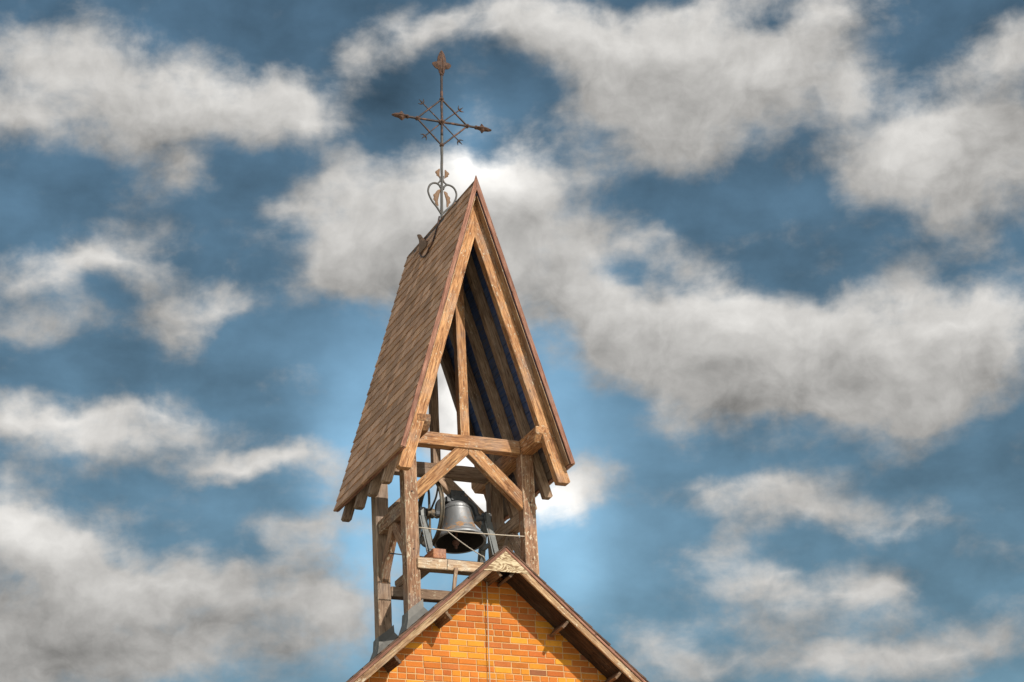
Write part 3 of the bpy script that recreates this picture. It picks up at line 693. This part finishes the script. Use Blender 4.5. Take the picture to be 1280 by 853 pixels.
# ------------------------------------------------------------------ sky, sun, camera
w = bpy.data.worlds.new('World'); sc.world = w; w.use_nodes = True; w.node_tree.nodes.clear(); t = NT(w.node_tree)
out = t.n('ShaderNodeOutputWorld')
AZ0, EL0 = 24.0688, 22.9476
CLOUDS = [(-10.68,6.73,1.5,0.67,3,0.75), (-9.23,6.27,0.88,0.53,18,0.35), (-11.17,5.24,1.33,0.85,3,0.9), (-9.03,5.32,1.68,0.97,3,0.8), (-7.32,5.53,1.5,0.97,3,0.8), (-5.59,5.37,1.24,0.85,3,0.85), (-4.41,5.02,0.74,0.6,-17,0.8), (-7.76,4.14,1.41,0.62,-7,0.55), (-7.04,3.76,0.71,0.39,-7,0.4), (-5.05,4.41,0.53,0.27,3,0.3), (-10.1,1.73,1.68,0.6,11,0.8), (-8.45,2.12,1.06,0.57,18,0.7), (-7.3,1.25,0.97,0.71,-17,0.7), (-7.13,0.5,0.8,0.42,3,0.7), (-6.16,1.17,0.67,0.39,-17,0.5), (-9.99,0.64,1.5,0.39,-2,0.6), (-11.19,0.48,0.71,0.49,3,0.4), (-3.38,2.36,1.5,1.1,18,0.9), (-3.71,3.69,1.06,0.44,23,0.5), (-1.3,2.74,2.12,1.33,3,0.9), (0.36,3.37,1.68,0.85,3,0.9), (-0.1,1.54,1.94,1.33,3,0.9), (-4.21,1.5,0.97,0.67,3,0.5), (1.72,0.64,1.33,1.06,-17,0.8), (-5.16,2.95,0.8,0.25,13,0.4), (1.55,2.15,0.97,0.62,-27,0.4), (2.98,2.05,0.8,0.39,-17,0.4), (-3.18,6.31,0.46,0.97,-32,0.55), (-1.86,7.06,1.1,0.6,28,0.75), (0.02,7.24,1.5,0.6,3,0.8), (1.85,6.7,1.68,0.92,-7,0.8), (2.58,5.25,0.97,1.06,-17,0.7), (3.88,5.33,1.77,1.41,3,0.85), (5.73,5.51,1.94,1.33,3,0.9), (7.36,5.34,1.24,1.15,3,0.75), (3.04,3.99,0.67,0.62,-27,0.45), (1.19,4.99,0.71,0.28,23,0.35), (4.76,3.94,1.24,0.49,3,0.5), (4.47,6.85,1.94,0.53,3,0.5), (7.97,6.66,1.24,0.42,3,0.65), (6.31,6.64,1.06,0.19,3,-0.7), (-3.03,5.08,0.53,0.23,3,0.4), (-3.4,1.83,0.71,0.71,3,0.3), (11.55,5.57,1.15,0.74,23,0.8), (10.03,3.61,1.94,0.97,-7,0.8), (11.21,4.4,0.97,0.8,3,0.6), (9.04,2.77,1.5,1.03,-7,0.8), (10.78,2.55,1.5,1.24,3,0.9), (7.59,3.38,0.74,0.44,3,0.45), (11.56,3.79,0.67,0.19,3,-0.6), (9.44,1.02,2.12,0.39,15,0.3), (8.39,4.87,0.88,0.35,33,0.3), (7.87,4.23,0.53,0.35,3,0.25), (4.26,0.18,1.59,0.97,-7,0.85), (6.05,-0.42,1.94,1.13,3,0.85), (8.03,-0.71,1.94,1.2,3,0.9), (9.73,-0.95,1.59,1.13,3,0.9), (2.94,1.52,0.88,0.28,-12,-0.2), (3.53,2.19,1.06,0.53,3,-0.12), (10.55,-1.19,0.62,0.74,3,0.5), (3.8,-1.19,1.41,0.85,-7,0.7), (2.46,-0.21,1.06,0.88,-27,0.7), (5.58,-1.79,2.47,0.6,3,0.7), (8.06,-1.95,2.3,0.6,3,0.7), (3.5,1.8,0.57,0.35,-7,0.45), (8.46,-2.98,1.68,0.21,-2,0.35), (5.16,-3.6,1.1,0.46,3,0.7), (6.33,-3.8,0.97,0.53,3,0.6), (7.89,-4.35,1.06,0.35,-2,0.75), (4.05,-3.46,0.8,0.32,3,0.4), (4.56,-4.52,0.74,0.35,-7,0.4), (4.51,-5.22,1.1,0.44,-7,0.5), (5.57,-5.66,1.41,0.57,-7,0.65), (7.2,-6.19,1.06,0.6,3,0.6), (5.06,-6.66,1.15,0.49,3,0.55), (9.74,-5.77,1.1,0.25,3,0.45), (9.45,-6.81,1.06,0.42,13,0.65), (8.61,-7.68,1.94,0.49,3,0.75), (6.65,-7.49,1.41,0.49,8,0.65), (3.04,-6.77,0.92,0.49,3,0.5), (3.65,-7.54,1.94,0.39,3,0.6), (7.82,-5.78,0.57,0.21,3,0.45), (10.46,-4.58,0.88,0.21,13,0.3), (1.39,-3.32,1.03,0.6,13,0.8), (0.59,-3.63,0.71,0.53,3,0.7), (-10.88,-1.24,0.97,0.49,-17,0.75), (-9.94,-1.66,1.24,0.49,3,0.8), (-8.49,-1.64,1.33,0.57,8,0.75), (-7.35,-1.73,0.67,0.46,3,0.6), (-7.89,-2.37,1.94,0.42,-7,0.4), (-6.18,-2.47,1.24,0.35,-2,0.75), (-4.72,-2.46,1.24,0.39,8,0.75), (-4.09,-3.09,0.64,0.49,3,0.6), (-4.31,-3.96,1.33,0.32,3,0.7), (-10.12,-1.14,0.35,0.21,3,0.3), (-10.81,-3.58,1.03,0.97,-7,0.9), (-10.04,-4.44,1.06,0.62,-17,0.75), (-8.89,-3.73,1.06,0.25,8,0.35), (-9.03,-5.3,3.54,0.97,3,0.75), (-6.36,-4.88,2.47,0.6,3,0.55), (-7.69,-6.77,4.6,1.06,3,0.75), (-4.01,-5.89,1.59,0.88,3,0.55), (-10.32,-6.68,1.94,1.06,3,0.6), (-5.85,-4.45,0.88,0.23,3,-0.3), (-5.21,-0.83,0.57,0.25,23,0.35), (-7.21,-1.2,0.8,0.21,-7,0.3), (-5.13,-1.3,0.71,0.18,3,0.2), (-1.47,-1.23,0.8,1.59,3,1.2), (-1.03,-3.37,0.8,1.06,3,0.9), (5.99,-5.6,4.07,2.12,3,0.16), (-7.2,-5.56,4.24,1.41,3,0.16), (-9.39,-3.74,2.12,0.71,3,0.2)]
SHADE = [(-10.73,-3.58,0.97,0.88,3,0.35), (-9.88,-4.43,0.88,0.53,3,0.15), (-0.52,3.94,1.41,0.71,3,0.95), (-0.96,4.22,0.53,0.44,3,0.5), (0.67,-3.81,0.71,0.88,3,1), (-1.2,-1.24,0.53,1.24,3,1.3), (-0.84,-2.85,0.8,0.71,3,1.2), (-0.88,-3.73,1.24,1.06,3,0.6), (-7.55,4.45,0.57,0.39,3,-0.3), (-5.4,5.89,1.41,0.71,3,0.08), (6.36,-1.77,4.24,0.6,3,-0.2), (6.31,4.93,0.97,0.46,3,-0.16), (3.84,6.03,1.06,0.53,3,-0.15), (-9.02,-6.16,4.6,1.33,3,-0.16), (-10.97,-6.68,1.59,1.06,3,-0.12), (4.64,0.5,1.06,0.53,3,0.18), (9.81,-0.22,1.41,0.44,3,0.12), (10.79,3.33,1.24,0.44,3,-0.12), (8.62,-7.59,1.59,0.42,3,0.1), (-11.41,7.12,1.06,1.06,3,-0.2), (-10.64,5.27,0.88,0.71,3,0.08), (10.17,-8.32,2.12,3.54,3,-0.2), (12.1,6.26,2.83,2.12,3,-0.12), (-2.76,2.35,1.77,1.06,3,-0.06), (3.64,3.59,1.41,0.71,3,0.05), (0.08,1.53,2.12,1.06,3,0.04)]  # cloud tones, with a glow painted bright behind the belfry openings
BELFRY_GLOW = [(0.27,1.69,2.3,3,3,0.22), (-3.03,-0.82,1.41,2.83,3,0.42), (0.67,-3.81,1.86,2.03,3,0.62), (0.92,-1,1.33,1.94,3,0.4), (-3.31,-4.95,1.24,2.3,3,0.62), (-3.85,-2.39,0.71,1.24,3,0.35), (-0.88,-3.73,2.3,1.94,3,0.4), (1.1,-5.24,0.71,0.71,3,0.3), (-0.76,4.57,0.62,0.8,3,0.35), (-1.85,-2.28,1.06,1.06,3,0.7), (-2.66,5.33,1.24,1.41,3,-0.25), (0.35,6.44,3.54,1.06,3,-0.05)]  # glow hugging the belfry, painted into the sky

tc = t.n('ShaderNodeTexCoord'); D = tc.outputs['Generated']; sx = t.n('ShaderNodeSeparateXYZ'); t.l(D, sx.inputs[0])
az = t.math('ARCTAN2', sx.outputs[0], sx.outputs[1]); el = t.math('ARCSINE', sx.outputs[2])
deg = 180 / math.pi
U = t.math('MULTIPLY', t.math('SUBTRACT', t.math('MULTIPLY', az, deg), AZ0), math.cos(rad(EL0)))
V = t.math('SUBTRACT', t.math('MULTIPLY', el, deg), EL0)
cb = t.n('ShaderNodeCombineXYZ'); t.l(U, cb.inputs[0]); t.l(V, cb.inputs[1]); UV = cb.outputs[0]
def colnoise(scale, amp, detail):
    x = t.nt.nodes.new('ShaderNodeTexNoise'); t.l(UV, x.inputs['Vector']); x.inputs['Scale'].default_value = scale; x.inputs['Detail'].default_value = detail
    return t.vmath('MULTIPLY', t.vmath('SUBTRACT', x.outputs['Color'], (.5, .5, .5)), (amp, amp, 0))
WUV = t.vmath('ADD', UV, t.vmath('ADD', colnoise(.40, 1.5, 2), colnoise(1.5, .60, 4)))
# cloud masses summed once here into a coarse table of the sky (bearing x height), the ragged detail comes from noise
def field(L, u, v):
    a = 0.0
    for (cu, cv, ru, rv, ro, am) in L:
        c_, s_ = math.cos(rad(-ro)), math.sin(rad(-ro)); x, y = u - cu, v - cv
        q = ((x * c_ - y * s_) / ru) ** 2 + ((x * s_ + y * c_) / rv) ** 2
        if q < 12: a += am * math.exp(-q)
    return a
UMAX, VMAX, NR, NS = 13.0, 9.0, 37, 32
sp = t.n('ShaderNodeSeparateXYZ'); t.l(WUV, sp.inputs[0]); UU, VV = sp.outputs[0], sp.outputs[1]
left = t.math('LESS_THAN', UU, 0.0)
fl_ = t.math('MULTIPLY_ADD', UU, 1 / UMAX, 1.0); fr_ = t.math('MULTIPLY', UU, 1 / UMAX)
dv = 2 * VMAX / (NR - 1); acc = (0, 0, 0, 1)
GD = [[field(CLOUDS, -UMAX + k * UMAX / (NS - 1), -VMAX + i * dv) for k in range(2 * NS - 1)] for i in range(NR + 2)]
for i in range(NR):                                                       # one small node group per row of the table
    v = -VMAX + i * dv
    gt = bpy.data.node_groups.new('cloud_row', 'ShaderNodeTree'); g_ = NT(gt)
    for nm, io, ty in (('V', 'INPUT', 'NodeSocketFloat'), ('Left', 'INPUT', 'NodeSocketFloat'), ('FL', 'INPUT', 'NodeSocketFloat'), ('FR', 'INPUT', 'NodeSocketFloat'), ('Sum', 'INPUT', 'NodeSocketColor'), ('Sum', 'OUTPUT', 'NodeSocketColor')):
        gt.interface.new_socket(nm, in_out=io, socket_type=ty)
    gi = g_.n('NodeGroupInput').outputs
    w_ = g_.math('MAXIMUM', g_.math('SUBTRACT', 1.0, g_.math('ABSOLUTE', g_.math('MULTIPLY_ADD', gi[0], 1 / dv, -v / dv))), 0.0)
    wl = g_.math('MULTIPLY', w_, gi[1]); wr_ = g_.math('SUBTRACT', w_, wl); row = gi[4]
    for half, ww, ff in ((-1, wl, gi[2]), (1, wr_, gi[3])):
        st = []
        for k in range(NS):
            f = k / (NS - 1); u = f * UMAX - (UMAX if half < 0 else 0); kk = k if half < 0 else k + NS - 1
            d0 = GD[i][kk]; top = max(-.28, min(d0, 1.2) - min(GD[i + 2][kk], 1.2))
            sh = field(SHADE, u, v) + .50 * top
            edge = max(0, min(1.0, (VMAX - abs(v)) / .8, (UMAX - abs(u)) / .8))
            st.append((f, (max(0, min(1, d0 / 2)) * edge, max(0, sh) * edge * .6, max(0, -sh) * edge)))
        row = g_.mix(ww, row, g_.ramp(ff, st), 'ADD')
    g_.l(row, g_.n('NodeGroupOutput').inputs[0])
    gn = t.nt.nodes.new('ShaderNodeGroup'); gn.node_tree = gt
    for q, sk_ in enumerate((VV, left, fl_, fr_, acc)): t.val(gn.inputs[q], sk_)
    acc = gn.outputs[0]
sc3 = t.n('ShaderNodeSeparateColor'); t.l(acc, sc3.inputs[0])
dens = t.math('MULTIPLY', sc3.outputs[0], 2.0)
shade = t.math('MULTIPLY_ADD', sc3.outputs[1], 1 / .6, t.math('MULTIPLY', sc3.outputs[2], -1.0))
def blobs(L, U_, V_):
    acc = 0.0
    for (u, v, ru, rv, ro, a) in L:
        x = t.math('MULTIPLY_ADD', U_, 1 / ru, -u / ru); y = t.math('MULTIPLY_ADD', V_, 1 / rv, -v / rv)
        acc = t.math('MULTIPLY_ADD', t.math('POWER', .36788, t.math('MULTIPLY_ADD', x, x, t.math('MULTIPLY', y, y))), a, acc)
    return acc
glow = blobs(BELFRY_GLOW, U, V)
def noise2(vec, scale, detail, rough, dist=0.0):
    f = t.noise(vec, scale, detail, rough, dist); f.node.noise_dimensions = '2D'; return f
rr = t.vmath('LENGTH', UV); outside = t.ss(rr, 13.0, 20.0)
far = t.math('MULTIPLY', t.ss(t.noise(D, 3.2, 5, .6), .42, .62), outside)
n1 = noise2(t.mapping(UV, scale=(.8, 1.15, 1)), .75, 7, .58, .12)
n2 = noise2(t.mapping(UV, loc=(7, 3, 0), scale=(.75, 1.1, 1)), .55, 6, .55, .08)
n3 = noise2(t.mapping(WUV, loc=(3, 9, 0)), 2.2, 5, .55, 0)
dd = t.math('ADD', t.math('ADD', dens, far), t.math('MULTIPLY', t.math('SUBTRACT', n1, .5), CL_N))
mask = t.ss(dd, CL_A, CL_B)
b0 = t.math('ADD', t.math('MULTIPLY_ADD', shade, .50, CL_BASE), t.math('ADD', t.math('MULTIPLY', t.math('SUBTRACT', n2, .5), .46), t.math('MULTIPLY', t.math('SUBTRACT', n3, .5), .20)))
b0 = t.math('MAXIMUM', b0, .13)
sund = Vector((math.sin(rad(SUN_AZ)) * math.cos(rad(SUN_EL)), -math.cos(rad(SUN_AZ)) * math.cos(rad(SUN_EL)), math.sin(rad(SUN_EL))))
near_sun = t.ss(t.vmath('DOT_PRODUCT', D, tuple(sund)), -.35, .8)
b0 = t.math('MULTIPLY', b0, t.math('ADD', 1.0, t.math('MULTIPLY', near_sun, FRONT)))
cbright = t.vmath('SCALE', (1.0, .978, .94)); t.l(b0, cbright.node.inputs['Scale'])
bgc = t.n('ShaderNodeBackground'); t.l(cbright, bgc.inputs[0]); bgc.inputs[1].default_value = 1.0
sky = t.n('ShaderNodeTexSky'); sky.sky_type = 'NISHITA'; sky.sun_disc = False; sky.sun_elevation = rad(SUN_EL); sky.sun_rotation = math.atan2(sund.x, sund.y)
sky.air_density = 1.0; sky.dust_density = .6; sky.ozone_density = 1.5
glow_gain = t.math('ADD', 1.0, t.math('ADD', t.math('MULTIPLY', glow, 1.65), t.math('MULTIPLY', t.math('SUBTRACT', n2, .5), 1.0)))
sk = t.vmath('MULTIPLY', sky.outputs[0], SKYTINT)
skc = t.vmath('SCALE', sk); t.l(glow_gain, skc.node.inputs['Scale'])
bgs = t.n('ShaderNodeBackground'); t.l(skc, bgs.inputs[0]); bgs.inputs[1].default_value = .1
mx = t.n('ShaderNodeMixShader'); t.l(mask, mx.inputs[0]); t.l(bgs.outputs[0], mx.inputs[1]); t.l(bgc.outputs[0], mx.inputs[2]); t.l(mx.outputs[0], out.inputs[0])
w.cycles.sampling_method = 'MANUAL'; w.cycles.sample_map_resolution = 512

sl = bpy.data.lights.new('sun', 'SUN'); sl.energy = SUN_E; sl.angle = rad(.5); sl.color = (1, .93, .82)
so = bpy.data.objects.new('sun', sl); COL.objects.link(so); so.rotation_euler = sund.to_track_quat('Z', 'Y').to_euler(); so.location = sund * 60

yaw, pitch, roll, fpx = CAMV
cd = bpy.data.cameras.new('camera'); cam = bpy.data.objects.new('camera', cd); COL.objects.link(cam); sc.camera = cam
fw = Vector((math.sin(yaw) * math.cos(pitch), math.cos(yaw) * math.cos(pitch), math.sin(pitch)))
rt = Vector((math.cos(yaw), -math.sin(yaw), 0)); up = rt.cross(fw)
rt2 = rt * math.cos(roll) + up * math.sin(roll); up2 = -rt * math.sin(roll) + up * math.cos(roll)
Mc = Matrix((rt2, up2, -fw)).transposed().to_4x4(); Mc.translation = CAMLOC
cam.matrix_world = Mc
cd.sensor_width = 36; cd.lens = fpx / 1280 * 36; cd.clip_start = .1; cd.clip_end = 8000
sc.view_settings.view_transform = 'Standard'; sc.view_settings.look = 'None'; sc.view_settings.exposure = 0; sc.view_settings.gamma = 1
sc.cycles.max_bounces = 6; sc.cycles.diffuse_bounces = 4
